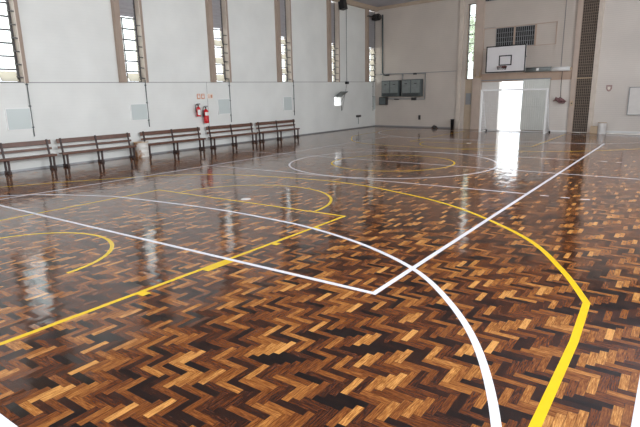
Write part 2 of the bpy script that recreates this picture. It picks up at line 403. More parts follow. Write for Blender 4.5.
# box and rope under the fifth window
r = empty('rope_pulley', LM(3.43, 0, 2.6)); MB().box(-.12, 0, -.07, .12, .12, .07).build('pulley_box', 'black', r, .01)
MB().tube([(0, .05, .07), (.02, .05, 2), (0, .05, CZ-2.85)], .012, 6).build('rope', 'pipe', r)
MB().tube([(0, .05, -.06), (.25, .06, -.7), (.5, .04, -1.5)], .008, 6).build('loose_cord', 'pipe', r)
tag(r, 'small black pulley box with a thin rope rising up the wall by the open vent', 'pulley')

# three small notices above the extinguishers
for s, lab, c in ((14.42, 'small orange and white notice, left of three above the extinguishers', 'orange'),
                  (14.2, 'small orange and white notice, middle of three above the extinguishers', 'orange'),
                  (13.82, 'wide pale notice, right of three above the extinguishers', 'label')):
    r = empty('safety_notice', LM(s, 0, 2.0)); w = .085 if c == 'orange' else .15
    MB().box(-w, 0, -.1, w, .01, .1).build('notice_sheet', c if c == 'orange' else 'paper', r)
    g = MB()
    if c == 'orange': g.box(-w*.5, .01, -.06, w*.5, .013, .03); g.box(-w*.5, .01, .045, w*.5, .013, .07)
    else:
        g.box(-.12, .01, -.06, -.02, .013, .06)
        for z in (-.05, 0, .05): g.box(.02, .01, z-.01, .12, .013, z+.01)
    g.build('notice_mark', 'label' if c == 'orange' else 'orange', r)
    tag(r, lab, 'notice', 'notices above the extinguishers')

# ------------------------------------------------------------------ fire extinguishers
def extinguisher(s, z, h, rad, lab, sticker):
    r = empty('fire_extinguisher', LM(s, rad+.05, z))
    MB().lathe([(0, 0), (rad*.9, 0), (rad, .02), (rad, h*.78), (rad*.85, h*.88), (rad*.4, h*.95), (rad*.3, h), (0, h)]).build('cylinder', 'red', r)
    v = MB(); v.lathe([(0, h), (.022, h), (.025, h+.06), (.03, h+.07), (0, h+.08)]); v.box(-.1, -.015, h+.07, .03, .015, h+.085); v.box(-.1, -.015, h+.10, .04, .015, h+.115); v.build('valve', 'black', r)
    MB().tube([(.02, 0, h+.05), (.1, .02, h+.1), (.17, .03, h), (.16, .03, h*.7), (.14, .02, h*.45)], [.012, .012, .012, .014, .022]).build('hose', 'black', r)
    lb = MB(); n = 8
    vs = [((rad+.003)*math.cos(a), (rad+.003)*math.sin(a), zz) for zz in sticker for a in [PI*.15+PI*.6*i/n for i in range(n+1)]]
    lb.add(vs, [(i, i+1, n+2+i, n+1+i) for i in range(n)], True); lb.build('label_sticker', 'label', r)
    MB().box(-.03, -rad-.05, h*.5, .03, -rad+.01, h*.9).build('wall_bracket', 'dark', r)
    return tag(r, lab, 'fire extinguisher')
extinguisher(14.60, 1.24, .38, .085, 'smaller red fire extinguisher hanging higher on the left, with a large white label', (.06, .26))
extinguisher(14.24, .97, .55, .105, 'larger red fire extinguisher hanging lower on the right of the pair', (.30, .42))

# ------------------------------------------------------------------ benches
def make_bench():
    r = empty('slatted_bench'); Lh = 1.36
    # y = 0 at the wall side, +y into the room ; x along
    MB().box(-Lh, .02, .70, Lh, .05, .83, Matrix.Rotation(.12, 3, 'X')).build('top_rail', 'wood', r, .006)
    MB().box(-Lh, .05, .545, Lh, .075, .615, Matrix.Rotation(.12, 3, 'X')).build('middle_rail', 'wood', r, .006)
    for y0, y1 in ((.11, .215), (.23, .335)):
        MB().box(-Lh+.03, y0, .395, Lh+.03, y1, .425).build('seat_plank', 'wood', r, .006)
    MB().box(-Lh+.03, .34, .365, Lh+.03, .365, .43).build('front_rail', 'wood', r, .006)
    for x in (-Lh+.12, .02, Lh-.12):
        f = MB()
        f.beam((x, .13, 0), (x, .115, .40), .05, .05); f.beam((x, .115, .38), (x, .045, .85), .05, .04)
        f.build('back_post', 'wood2', r, .004)
        MB().beam((x, .31, 0), (x, .325, .39), .05, .05).build('front_leg', 'wood2', r, .004)
        MB().box(x-.03, .11, .345, x+.03, .34, .394).build('seat_bearer', 'wood2', r, .004)
        MB().box(x-.032, .07, .03, x+.032, .37, .075).build('cross_bar', 'wood2', r, .004)
        for y in (.13, .31): MB().box(x-.04, y-.045, 0, x+.04, y+.045, .03).build('foot_block', 'wood2', r, .004)
    return r
bench0 = make_bench()
BEN = [(-6.85, 1.0, 'long dark wooden slatted bench nearest the camera, cut off by the left edge'),
       (-4.03, .94, 'long dark wooden slatted bench whose far end touches the rusty white drum'),
       (-.98, 1.01, 'dark wooden slatted bench between the rusty drum and the fire extinguishers'),
       (2.10, 1.0, 'dark wooden slatted bench just right of the fire extinguishers, fourth along the wall'),
       (5.10, 1.04, 'farthest dark wooden slatted bench, below the small green hatch')]
for i, (u, sc, lab) in enumerate(BEN):
    o = bench0 if i == 0 else copy_tree(bench0)
    s = (15.0-u)/math.hypot(1, .018)
    o.matrix_world = LM(s, .10) @ Matrix.Diagonal((sc, 1, 1, 1)); tag(o, lab, 'bench', 'benches along the left wall')

# drums
def drum(M, r_, h, lab, body='drum'):
    d = empty('metal_drum', M)
    MB().lathe([(0, 0), (r_, 0), (r_, .02), (r_*.985, .03), (r_*.985, h*.33), (r_*1.015, h*.35), (r_*.985, h*.37), (r_*.985, h*.65), (r_*1.015, h*.67), (r_*.985, h*.69), (r_*.985, h-.03), (r_*1.02, h-.02), (r_*1.02, h), (r_*.95, h), (r_*.95, h-.08), (0, h-.08)]).build('drum_body', body, d)
    MB().tube([(r_*1.02*math.cos(2*PI*k/24), r_*1.02*math.sin(2*PI*k/24), h) for k in range(24)], .012, 6, True).build('rolled_rim', 'tan', d)
    return tag(d, lab, 'drum')
drum(Matrix.Translation((-8.40, -2.45, 0)) @ Matrix.Rotation(.6, 4, 'Z'), .24, .5, 'rusty white drum standing between the second and third benches')
drum(Matrix.Translation((3.78, 13.05, 0)) @ Matrix.Rotation(.6, 4, 'Z'), .17, .5, 'pale drum with a rusty rim on the floor by the end wall', 'label')
r = empty('cardboard_box', BM(12.6, .3)); MB().box(-.15, -.12, 0, .15, .12, .32).build('box_body', 'tan', r, .01)
f = MB(); f.box(-.15, -.12, .32, .15, -.02, .33, Matrix.Rotation(.2, 3, 'X')); f.build('box_flap', 'tan', r)
tag(r, 'small tan box on the floor left of the pale drum', 'box')

# ------------------------------------------------------------------ end wall
TE = 18.7
mb = MB()
Y0, Y1 = 0, .3
mb.box(-.3, Y0, 0, 5.45, Y1, CZ)                              # left panel
mb.box(5.45, .0, 6.42, 6.9, Y1, CZ)
mb.box(5.45, Y0, 0, 5.95, Y1, 6.42); mb.box(6.38, Y0, 0, 7.85, Y1, 6.42)
mb.box(5.95, .1, 0, 6.38, Y1, 2.62)
mb.box(7.85, Y0, 2.52, 9.15, Y1, 6.42); mb.box(9.15, Y0, 0, TE, Y1, 6.42); mb.box(6.9, Y0, 6.42, TE, Y1, CZ)
w = st(mb.build('wall_end', 'back')); w.matrix_world = MBk
def bstr(name, m, boxes, bev=0):
    f = MB()
    for b in boxes: f.box(*b)
    o = st(f.build(name, m, None, bev)); o.matrix_world = MBk; return o
bstr('trim_4', 'reveal', [(5.53, -.09, 0, 5.74, 0, CZ)], .01)            # pilaster
bstr('trim_5', 'pil', [(6.45, -.10, 0, 6.9, 0, CZ)], .01)
bstr('trim_6', 'beam', [(6.9, -.06, 2.44, 11.36, 0, 2.86)])
bstr('trim_7', 'pil', [(11.36, -.12, 0, 11.58, 0, CZ)], .01)
bstr('trim_8', 'reveal', [(12.24, -.12, 0, 12.44, 0, CZ)], .01)
bstr('trim_9', 'trim', [(.0, -.015, 3.07, 5.42, 0, 3.1)])
bstr('trim_10', 'trim', [(10.8, -.01, 2.86, 10.83, 0, CZ), (6.9, -.008, 5.12, 7.5, 0, 5.14)])
bstr('trim_11', 'crown', [(0, -.12, CZ-.16, 5.42, 0, CZ)])
bstr('wall_brick_end', 'brick', [(10.42, -.02, 0, 11.36, 0, 2.44), (12.42, -.02, 0, TE, 0, CZ)])
bstr('baseboard_end', 'white', [(12.42, -.05, 0.03, TE, -.02, .12), (6.9, -.03, 0, 7.85, 0, .08), (10.42, -.04, 0, 11.36, -.02, .08)])
bstr('baseboard_corner', 'trim', [(0, -.02, 0, 5.42, 0, .07)])

# tall slit window
W = structure('window_9', BM(6.165)); f = MB(); 
for x in (-.21, .18): f.box(x, .14, 2.62, x+.03, .2, 6.42)
for z in (2.62, 3.1, 3.55, 4.0, 4.45, 4.9, 5.35, 5.85, 6.38): f.box(-.18, .15, z, .18, .19, z+.035)
f.build('window_frame', 'steel', W)
zz = (2.655, 3.1, 3.55, 4.0, 4.45, 4.9, 5.35, 5.85, 6.38)
for a, b in zip(zz, zz[1:]): MB().box(-.18, .165, a+.035, .18, .171, b).build('pane', 'glass', W)
f = MB()
f.box(-.22, 0, 2.62, -.21, .3, 6.42); f.box(.21, 0, 2.62, .22, .3, 6.42); f.build('window_reveal', 'fin', W)
# tan board under it with a notice
o = bstr('trim_12', 'plywood', [(5.95, .04, 0, 6.38, .1, 2.62)])
r = empty('paper_notice', BM(6.17, -.04, 1.6)); MB().box(-.16, -.012, -.3, .16, 0, .3).build('notice_sheet', 'metal', r)
tag(r, 'faded grey notice on the tan board below the slit window', 'notice')

# ------------------------------------------------------------------ sliding door
D = structure('door_1', BM(0))
f = MB(); f.box(6.95, -.035, .04, 7.85, 0, 2.44)
f.build('pale_leaf', 'leaf', D)
f = MB(); f.box(9.13, -.12, .05, 10.4, -.09, 2.5)
x = 9.16
while x < 10.36:
    f.prism([(0, 0)]*0 or [(x, .06), (x+.05, .06), (x+.05, 2.49), (x, 2.49)], -.145, -.12); x += .1
f.box(9.13, -.15, .05, 9.19, -.09, 2.5); f.box(10.34, -.15, .05, 10.4, -.09, 2.5); f.box(9.13, -.15, 1.18, 10.4, -.12, 1.24)
f.build('corrugated_leaf', 'gate', D)
f = MB(); f.box(7.83, -.03, 0, 7.88, .3, 2.52); f.box(9.12, 0, 0, 9.16, .3, 2.52); f.box(7.83, 0, 2.5, 9.16, .3, 2.54); f.build('door_frame', 'leaf', D)
f = MB(); f.box(6.95, -.14, 2.5, 10.45, -.08, 2.55); f.build('door_rail', 'metal', D)

# ------------------------------------------------------------------ vents above
def grille(name, t0, t1, z0, z1, lab, nx, nz):
    r = empty(name, BM((t0+t1)/2, 0, (z0+z1)/2)); w, h = (t1-t0)/2, (z1-z0)/2
    MB().box(-w, -.012, -h, w, -.002, h).build('shade_sheet', 'grill', r)  # flat dark sheet on the wall, painted shade of the vent opening
    f = MB()
    for i in range(nx+1): x = -w+2*w*i/nx; f.box(x-.012, -.045, -h, x+.012, -.02, h)
    f.build('bars', 'metal', r)
    f = MB()
    for i in range(nz+1): z = -h+2*h*i/nz; f.box(-w, -.03, z-.01, w, -.012, z+.01)
    f.build('cross_bars', 'metal', r)
    return tag(r, lab, 'vent grille')
grille('wall_vent', 7.58, 8.46, 4.15, 5.04, 'dark barred wall vent above the backboard, left one of the pair', 8, 4)
grille('wall_vent', 8.56, 9.48, 4.13, 5.03, 'dark barred wall vent above the backboard, right one of the pair', 9, 4)
grille('wall_vent', 6.58, 7.65, 6.42, 6.75, 'dark vent strip high up at the top of the end wall', 8, 2)
r = st(empty('trim_13', BM(0))) 
f = MB()
for b in ((6.92, -.04, 5.06, 10.5, 0, 5.09), (6.92, -.03, 4.08, 10.5, 0, 4.105), (10.475, -.04, 4.08, 10.5, 0, 5.09), (6.9, -.03, 4.08, 6.92, 0, 5.09), (8.47, -.06, 4.12, 8.55, 0, 5.06), (9.5, -.06, 4.12, 9.56, 0, 5.06)): f.box(*b)
f.build('moulding', 'beam', r)

# tall lattice screen between pilasters
r = empty('lattice_screen', BM(11.91)); w = .33
MB().box(-w, -.02, .02, w, -.005, CZ-.02).build('dark_backing', 'void', r)
f = MB()
for i in range(9): x = -w+.0+2*w*i/8; f.box(x-.01, -.05, .02, x+.01, -.03, CZ-.05)
n = 56
for i in range(n): z = .05+(CZ-.1)*i/n; f.box(-w, -.06, z, w, -.05, z+.022)
f.build('lattice_bars', 'lattice', r)
MB().box(-w, -.08, 2.46, w, -.05, 2.5).build('cross_rail', 'tan', r)
tag(r, 'tall dark brown lattice screen between two beige pilasters', 'lattice screen')

# ------------------------------------------------------------------ wall fittings, end wall
def equipment(t0, t1, z0, z1, lab):
    r = empty('equipment_cabinet', BM((t0+t1)/2, .06, z0)); w = (t1-t0)/2; h = z1-z0
    MB().box(-w, -.3, 0, w, 0, h).build('cabinet_body', 'pipe', r, .02)
    f = MB(); f.box(-w+.04, -.325, .2, -.03, -.3, h-.05); f.box(.03, -.325, .2, w-.04, -.3, h-.05); f.build('front_panel', 'unit', r, .01)
    f = MB()
    for i in range(4): f.box(-w+.12, -.31, .04+i*.036, w-.12, -.3, .06+i*.036)
    f.build('louvre', 'dark', r)
    for x in (-w*.5, w*.5): MB().box(x-.08, -.34, h-.26, x+.08, -.325, h-.22).build('handle', 'dark', r)
    return tag(r, lab, 'cabinet', 'grey cabinets by the far corner')
equipment(.72, 1.95, 1.80, 2.72, 'grey wall cabinet nearer the corner, under the pipe frame')
equipment(2.15, 3.42, 1.78, 2.74, 'grey wall cabinet right of its twin, farther from the corner')
r = empty('pipe_frame', BM(0)); 
MB().tube([(.55, -.06, 6.5), (.57, -.06, 5), (.58, -.06, 3.2), (.66, -.06, 3.08), (.85, -.06, 3.04), (1.0, -.06, 3.04)], .045).build('down_pipe', 'pipe', r)
f = MB(); f.beam((.45, -.1, 3.12), (3.6, -.1, 3.04), .03, .05); f.beam((3.56, -.1, 3.04), (3.56, -.1, 1.62), .03, .04); f.beam((2.05, -.1, 3.05), (2.05, -.1, 2.7), .06, .06); f.beam((1.04, -.1, 1.66), (3.56, -.1, 1.62), .03, .05); f.beam((.64, -.1, 3.04), (.64, -.1, 1.79), .03, .03); f.build('hanging_frame', 'metal', r)
f = MB(); 
for t_ in (1.0, 2.9): f.box(t_-.1, -.16, 3.0, t_+.1, -.08, 3.08)
f.box(2.7, -.16, 1.56, 3.0, -.06, 1.72); f.box(1.5, -.14, 1.6, 1.8, -.06, 1.66); f.build('clamp', 'dark', r)
tag(r, 'dark down-pipe in the corner with a metal frame around the two cabinets', 'pipework')
r = empty('electrical_box', BM(.74, .04, 1.56)); MB().box(-.26, -.24, -.26, .26, 0, .2).build('box_body', 'dark', r, .02); MB().box(-.22, -.26, -.22, .22, -.24, .16).build('box_door', 'pipe', r, .01)
tag(r, 'dark grey electrical box in the far corner, lower left of the two cabinets', 'electrical box')
r = empty('wall_switch', BM(3.2, 0, .58)); MB().box(-.07, -.04, -.13, .07, 0, .13).build('switch_plate', 'dark', r, .01); MB().box(-.02, -.06, -.03, .02, -.04, .03).build('switch_toggle', 'black', r)
tag(r, 'small dark switch low on the end wall below the grey cabinets', 'switch')
r = empty('waste_bin', BM(5.46, .3)); MB().lathe([(0, 0), (.08, 0), (.1, .5), (.11, .52), (.09, .52), (.08, .3), (0, .05)]).build('bin_body', 'black', r); MB().tube([(.108*math.cos(k*PI/12), .108*math.sin(k*PI/12), .52) for k in range(24)], .012, 6, True).build('bin_rim', 'dark', r)
tag(r, 'narrow black bin standing against the left pilaster', 'bin')
# slumped bag
r = empty('dark_bag', BM(4.35, .3) @ Matrix.Scale(.72, 4)); f = MB(); n = 14; vs = []
for i in range(n+1):
    for k in range(18):
        a = 2*PI*k/18; ph = PI/2*i/n; q = 1+.12*math.sin(3*a+1)+.08*math.sin(5*a+i*.5)
        vs.append((.24*math.cos(a)*math.cos(ph)**.6*q+.03*math.sin(i), .16*math.sin(a)*math.cos(ph)**.6*q, .2*math.sin(ph)*(1+.1*math.cos(2*a))))
f.add(vs, [(i*18+k, i*18+(k+1) % 18, (i+1)*18+(k+1) % 18, (i+1)*18+k) for i in range(n) for k in range(18)], True).build('bag_body', 'dark', r)
MB().tube([(-.1, 0, .17), (-.05, -.02, .24), (.06, -.02, .25), (.1, 0, .16)], .012, 6).build('bag_strap', 'black', r)
tag(r, 'slumped dark bag on the floor left of the black bin', 'bag')
# speakers / cables at the top of left wall
r = empty('wall_speaker', LM(4.15, .22, 6.62)); MB().box(-.2, -.1, -.28, .2, .2, .22, Matrix.Rotation(.2, 3, 'X')).build('speaker_body', 'black', r, .02)
MB().box(-.16, .2, -.22, .16, .22, .16, Matrix.Rotation(.2, 3, 'X')).build('speaker_grille', 'dark', r); MB().box(-.03, -.2, -.05, .03, -.05, .05).build('speaker_bracket', 'dark', r)
tag(r, 'black speaker mounted high over the fifth window', 'speaker')
r = empty('cable_drum', LM(.35, .25, 6.35)); f = MB()
for k in range(4): f.tube([(.0+.28*math.cos(a)+.04*k, .0+.1*k-.1, .16*math.sin(a)) for a in [2*PI*q/20 for q in range(20)]], .025, 6, True)
f.build('cable_coil', 'dark', r); MB().box(-.7, -.22, -.02, .3, -.14, .06).build('bracket_arm', 'beam', r); MB().box(-.12, -.25, -.15, .12, .1, .12).build('winch_body', 'black', r, .02)
MB().tube([(.2, 0, 0), (1.0, .05, -.03), (1.15, .03, -.05)], .03, 8).build('handle_bar', 'dark', r)
tag(r, 'dark coiled cable winch high in the far corner below the ceiling', 'winch')

# ------------------------------------------------------------------ basketball backboard
OFF = 1.5
r = empty('basketball_backboard', BM(8.74, OFF, 3.46)); H, Wd = .62, .965
MB().box(-Wd, 0, -H, Wd, .04, H).build('board', 'board', r)
f = MB(); b = .05
f.box(-Wd, -.012, -H, Wd, 0, -H+b); f.box(-Wd, -.012, H-b, Wd, 0, H); f.box(-Wd, -.012, -H, -Wd+b, 0, H); f.box(Wd-b, -.012, -H, Wd, 0, H); f.build('border', 'black', r)
f = MB(); x0, z0, z1 = .31, -.30, .17
f.box(-x0, -.012, z0, x0, 0, z0+b); f.box(-x0, -.012, z1-b, x0, 0, z1); f.box(-x0, -.012, z0, -x0+b, 0, z1); f.box(x0-b, -.012, z0, x0, 0, z1); f.build('target_square', 'black', r)
rim = MB(); rim.tube([(.225*math.cos(2*PI*k/28), -.36+.225*math.sin(2*PI*k/28), -.36) for k in range(28)], .012, 8, True)
rim.box(-.08, -.15, -.42, .08, 0, -.32); ro = rim.build('hoop', 'rim', r)
nt_ = MB()
for k in range(12):
    a = 2*PI*k/12
    for sg in (1, -1):
        pts = [((.225-.09*q/4)*math.cos(a+sg*q*.13), -.36+(.225-.09*q/4)*math.sin(a+sg*q*.13), -.36-.07*q) for q in range(3)]
        nt_.tube(pts, .006, 4)
nt_.build('hoop_net', 'darknet', ro)
br = MB(); 
for x in (-.4, .4):
    br.beam((x, .04, .35), (x, OFF, .15), .06, .06); br.beam((x, .04, -.35), (x, OFF, -.45), .06, .06); br.beam((x, .05, .3), (x, OFF, -.4), .04, .04); br.beam((x, .06, -.5), (x, .06, .5), .06, .04)
br.beam((-.6, .08, .35), (.6, .08, .35), .05, .05); br.beam((-.6, .08, -.35), (.6, .08, -.35), .05, .05)
br.build('support_arm', 'pipe', r)
tag(r, 'white basketball backboard with black border and hoop over the bright doorway', 'backboard')
r = empty('wall_bracket', BM(6.75, .12, 2.86)); f = MB(); f.tube([(-.15, -.02, -.12), (-.18, -.1, .1), (-.1, -.12, .25)], .03); f.tube([(.12, -.02, -.18), (.12, -.1, .1), (.2, -.12, .2)], .03); f.build('hook', 'tan', r); MB().box(-.2, -.02, -.2, .2, .0, -.1).build('bracket_plate', 'tan', r)
tag(r, 'pair of tan wall hooks left of the backboard', 'hook')

# tubes right of the board
r = empty('light_fitting', BM(9.85, .1, 2.95)); MB().tube([(-.63, -.1, 0), (.6, -.1, 0)], .11, 12).build('tube_body', 'unit', r)
MB().box(-.06, -.22, -.05, .06, -.19, .06).build('maker_plate', 'white', r); MB().box(-.5, -.03, -.04, .5, .08, .04).build('mounting_bar', 'dark', r)
tag(r, 'grey horizontal tube fitting on the beam just right of the backboard', 'tube fitting')
r = empty('light_fitting', BM(10.88, .1, 2.93)); MB().tube([(-.42, -.1, 0), (.42, -.1, 0)], .1, 12).build('tube_body', 'white', r); MB().box(.42, -.14, -.06, .48, -.04, .06).build('end_cap', 'tan', r)
MB().box(-.35, -.03, -.04, .35, .08, .04).build('mounting_bar', 'dark', r)
tag(r, 'white horizontal tube fitting beside the right pilaster', 'tube fitting')

# rope with bundle
r = empty('hanging_rope', BM(10.98, .2)); MB().tube([(-.02, 0, 2.82), (-.03, 0, 2.2), (0, 0, 1.6)], .014, 6).build('rope', 'darknet', r)
f = MB(); random.seed(3)
for k in range(9):
    c = Vector((random.uniform(-.1, .1), random.uniform(-.04, .04), 1.48+random.uniform(-.08, .08))); a0 = random.uniform(0, 3); q = random.uniform(.07, .14)
    f.tube([c+Vector((q*1.3*math.cos(a+a0), .04*math.sin(2*a), q*.8*math.sin(a))) for a in [2*PI*i/14 for i in range(14)]], .02, 6, True)
f.tube([(-.1, 0, 1.52), (-.25, 0, 1.5), (-.32, 0, 1.46)], .03, 6)
f.build('knotted_bundle', 'bundle', r)
tag(r, 'thin rope hanging by the corrugated door with a knotted maroon bundle at its end', 'rope')

# white panel and shield emblem on the right
r = empty('wall_panel', BM(14.62, .03, 1.43)); MB().box(-.82, -.05, -.58, .82, 0, .58).build('panel_board', 'leaf', r)
f = MB()
for x in (-.84, .815): f.box(x, -.07, -.6, x+.025, 0, .6)
for z in (-.6, .575): f.box(-.84, -.07, z, .84, 0, z+.025)
f.build('panel_frame', 'metal', r)
tag(r, 'white framed board on the brick wall, cut off by the right edge', 'board')
MT['plq'] = mat('plaque_dull_pink', srgb(176, 148, 142), .6)
r = empty('shield_plaque', BM(12.96, .02, 2.0)); MB().prism([(-.12, .14), (.12, .14), (.12, -.02), (.07, -.11), (0, -.15), (-.07, -.11), (-.12, -.02)], -.03, 0).build('shield', 'plq', r)
MB().prism([(-.06, .07), (.06, .07), (.05, -.03), (0, -.08), (-.05, -.03)], -.04, -.03).build('shield_centre', 'paper', r)
tag(r, 'small shield-shaped plaque on the brick wall above the pale drum', 'plaque')
r = empty('socket_plate', BM(11.47, .13, 1.35)); MB().box(-.06, -.02, -.12, .06, 0, .12).build('plate', 'tan', r, .005); MB().box(-.025, -.03, -.03, .025, -.02, .03).build('socket', 'dark', r)
tag(r, 'small tan socket plate on the pilaster left of the lattice', 'socket')

# ------------------------------------------------------------------ goal
r = empty('futsal_goal', Matrix.Translation((.05, 12.12, 0)) @ Matrix.Rotation(0.0, 4, 'Z'))
gw, gh, gd = 1.5, 2.02, .95
for x in (-gw, gw): MB().box(x-.04, -.04, 0, x+.04, .04, gh-.04).build('post', 'white', r, .008)
MB().box(-gw-.04, -.04, gh-.04, gw+.04, .04, gh+.04).build('crossbar', 'white', r, .008)
for x in (-gw, gw):
    MB().tube([(x, .0, gh-.02), (x, .25, gh-.05), (x, .55, 1.0), (x, gd, .04)], .022, 8).build('side_stay', 'white', r)
    MB().tube([(x, 0, .03), (x, gd, .03)], .022, 8).build('ground_bar', 'white', r)
    MB().box(x-.06, gd-.06, 0, x+.06, gd+.06, .08).build('foot', 'dark', r, .01)
MB().tube([(-gw, gd, .03), (gw, gd, .03)], .022, 8).build('rear_bar', 'white', r)
net = MB()
def side(y0):
    return None
for x in (-gw, gw):
    for i in range(1, 14):
        z = gh*i/14; d = (.25+(gd-.25)*(1-z/gh)) if z < gh-.05 else .25
        net.tube([(x, 0, z), (x, d, z)], .009, 4)
    for i in range(1, 8):
        y = gd*i/8; zt = gh-.05 if y < .25 else (gh-.05)*(1-(y-.25)/(gd-.25))
        net.tube([(x, y, 0.03), (x, y, max(zt, .05))], .009, 4)
for i in range(1, 16):
    z = gh*i/16; d = .25+(gd-.25)*(1-z/gh); net.tube([(-gw, d, z), (gw, d, z)], .0022, 4)
for i in range(1, 26):
    x = -gw+2*gw*i/26; net.tube([(x, 0, gh), (x, .25, gh-.02), (x, gd, .03)], .0022, 4)
net.build('net', 'netm', r)
tag(r, 'white futsal goal with net in front of the bright doorway', 'goal')

# ------------------------------------------------------------------ court markings
def arcp(cx, cy, r, a0, a1, n=64, rx=None):
    return [(cx+(rx or r)*math.cos(math.radians(a0+(a1-a0)*i/n)), cy+r*math.sin(math.radians(a0+(a1-a0)*i/n))) for i in range(n+1)]
def spline(P, n=10):
    out = []
    for i in range(len(P)-1):
        p0 = Vector(P[max(i-1, 0)]); p1 = Vector(P[i]); p2 = Vector(P[i+1]); p3 = Vector(P[min(i+2, len(P)-1)])
        for k in range(n):
            t = k/n; out.append(tuple(.5*((2*p1)+(p2-p0)*t+(2*p0-5*p1+4*p2-p3)*t*t+(3*p1-p0-3*p2+p3)*t**3)))
    return out+[tuple(P[-1])]
lvl = [0]
def mark(name, segs, col, w, lab, closed=False, cat='court line', group=None):
    lvl[0] += 1; z = .0006+lvl[0]*.00006
    f = MB()
    for sgm in segs: f.strip(sgm, w, z, .0006, closed)
    o = f.build(name, col); o.location = (0, 0, 0)
    return tag(o, lab, cat, group)
by = -10.45; R3 = 6.73; tx = 6.32; ft = -6.32; el = -12.07
a = math.degrees(math.acos(tx/R3))
tp = spline([(-6.3, -12.0), (-6.3, -8.4), (-6.15, -8.05), (-5.25, -6.5), (-3.9, -4.75), (-2.4, -3.92), (-.21, -3.55), (1.2, -3.68), (2.27, -4.03), (3.3, -4.48), (4.27, -5.17), (5.29, -6.2), (5.9, -7.25), (6.27, -8.1)], 10)
mark('three_point_line', [tp+[(6.31, -9.0), (6.31, -12.03)]], 'ypaint', .066, 'large yellow arc sweeping across the near floor and kinking at its right')
mark('three_point_line', [spline([(-6.4, 12.6), (-6.3, 8.5), (-5.5, 6.6), (-4.4, 5.2), (-3, 4.5), (-1.1, 4.3), (0, 4.25), (1.3, 4.3), (2.5, 4.5), (4, 5.2), (5.69, 6.82), (6.3, 8.2), (6.35, 11.7)])], 'ypaint', .06, 'faint yellow arc on the far side, in front of the goal')
mark('key_line', [[(-2.42, el), (-2.42, ft), (2.42, ft), (2.42, el)]], 'ypaint', .055, 'near yellow key outline with its corner left of the crossing white lines')
mark('free_throw_circle', [arcp(0, ft, 1.78, 2, 178)], 'ypaint', .055, 'yellow semicircle atop the near key')
mark('no_charge_arc', [[(-1.22, by-.4)]+arcp(-.03, by+.02, 1.21, 180, 4)], 'ypaint', .055, 'small yellow arc inside the near key at the left edge')
r = empty('lane_marks')
for u0, u1, wd in ((-9.42, -9.0, .1), (-10.3, -10.2, .1), (-8.2, -8.1, .1), (-7.25, -7.15, .1)):
    MB().strip([(2.44+wd/2, u0), (2.44+wd/2, u1)], wd, .0012, .0006).build('tick', 'ypaint', r)
tag(r, 'short yellow tick blocks along the near key line', 'court line')
mark('key_line', [[(-2.4, 12.8), (-2.5, 8.4), (-2.5, 6.4), (2.42, 6.2), (2.44, 12.2)]], 'ypaint', .055, 'far yellow key outline running to the goal')
mark('free_throw_circle', [arcp(0, 6.25, 1.8, 182, 358, 48)], 'ypaint', .055, 'yellow semicircle of the far key, left of the goal')
mark('centre_circle', [arcp(-.04, .08, 1.77, 0, 354, 59)], 'ypaint', .055, 'inner yellow centre circle', True)
mark('centre_circle', [arcp(-.08, .08, 2.97, 0, 355, 71)], 'wpaint', .055, 'outer white centre circle around the yellow one', True)
mark('centre_line', [[(-6.8, .45), (-2.0, .3), (3, .1), (6.8, -.08)]], 'wpaint', .05, 'white halfway line through the centre circles')
mark('volleyball_line', [[(-4.45, -8.97), (4.475, -8.97), (4.475, 8.1), (-4.45, 8.1), (-4.45, -8.97)]], 'wpaint', .06, 'long white rectangle outline whose sharp near corner lies in mid floor')
mark('attack_line', [[(-4.45, -2.95), (4.45, -2.93)]], 'wpaint', .05, 'white line just before the centre circles')
mark('attack_line', [[(-4.45, 3.0), (4.45, 2.86)]], 'wpaint', .05, 'white line just behind the centre circles')
for x0, x1, yy, lab in ((4.72, 4.87, -2.96, 'short white dash nearest the long sideline, before the centre'), (5.08, 5.24, -2.97, 'short white dash, middle one of three before the centre'), (5.42, 5.58, -2.975, 'short white dash, outermost of three before the centre'),
                        (5.02, 5.17, 2.87, 'short white dash nearer the sideline, behind the centre'), (5.4, 5.55, 2.8, 'short white dash farther from the sideline, behind the centre')):
    mark('dash_mark', [[(x0, yy), (x1, yy)]], 'wpaint', .05, lab, group='dashes beyond the long sideline')
pen = spline([(6.36, -12.05), (6.33, -11.2), (6.12, -10.4), (5.69, -9.48), (5.15, -8.73), (4.5, -8.1), (3.6, -7.6), (2.6, -7.27), (1.68, -7.12), (0, -7.05), (-2.41, -7.26), (-2.91, -7.4), (-4.07, -7.88), (-4.85, -8.5), (-5.6, -9.5), (-6.1, -10.6), (-6.3, -12.05)], 8)
mark('penalty_area_line', [pen], 'wpaint', .062, 'bold white arc curving down to the bottom edge of the near floor')
mark('penalty_area_line', [spline([(-6.35, 13.0), (-6.5, 11.5), (-5.9, 9.9), (-4.68, 8.8), (-3.19, 7.95), (-2.16, 7.75), (-1.1, 7.72), (1.5, 7.72), (3.2, 7.8), (4.51, 8.2), (5.54, 9.1), (6.3, 10.3), (6.5, 11.8)], 8)], 'wpaint', .06, 'white arc before the goal at the far end')
mark('boundary_line', [[(-6.85, el), (6.82, el), (6.80, 11.8), (-6.6, 13.2)]], 'wpaint', .08, 'white outer boundary line showing at the bottom left corner and right edge')
for y, lab in ((-6.1, 'small round white floor plate at the near key'), (6.5, 'small round white floor plate at the far key')):
    lvl[0] += 1
    o = MB().lathe([(0, .0045), (.09, .0045), (.1, .0005)], 0, 0, 24).build('floor_plate', 'white'); o.location = (-.02, y, .001); tag(o, lab, 'floor plate')

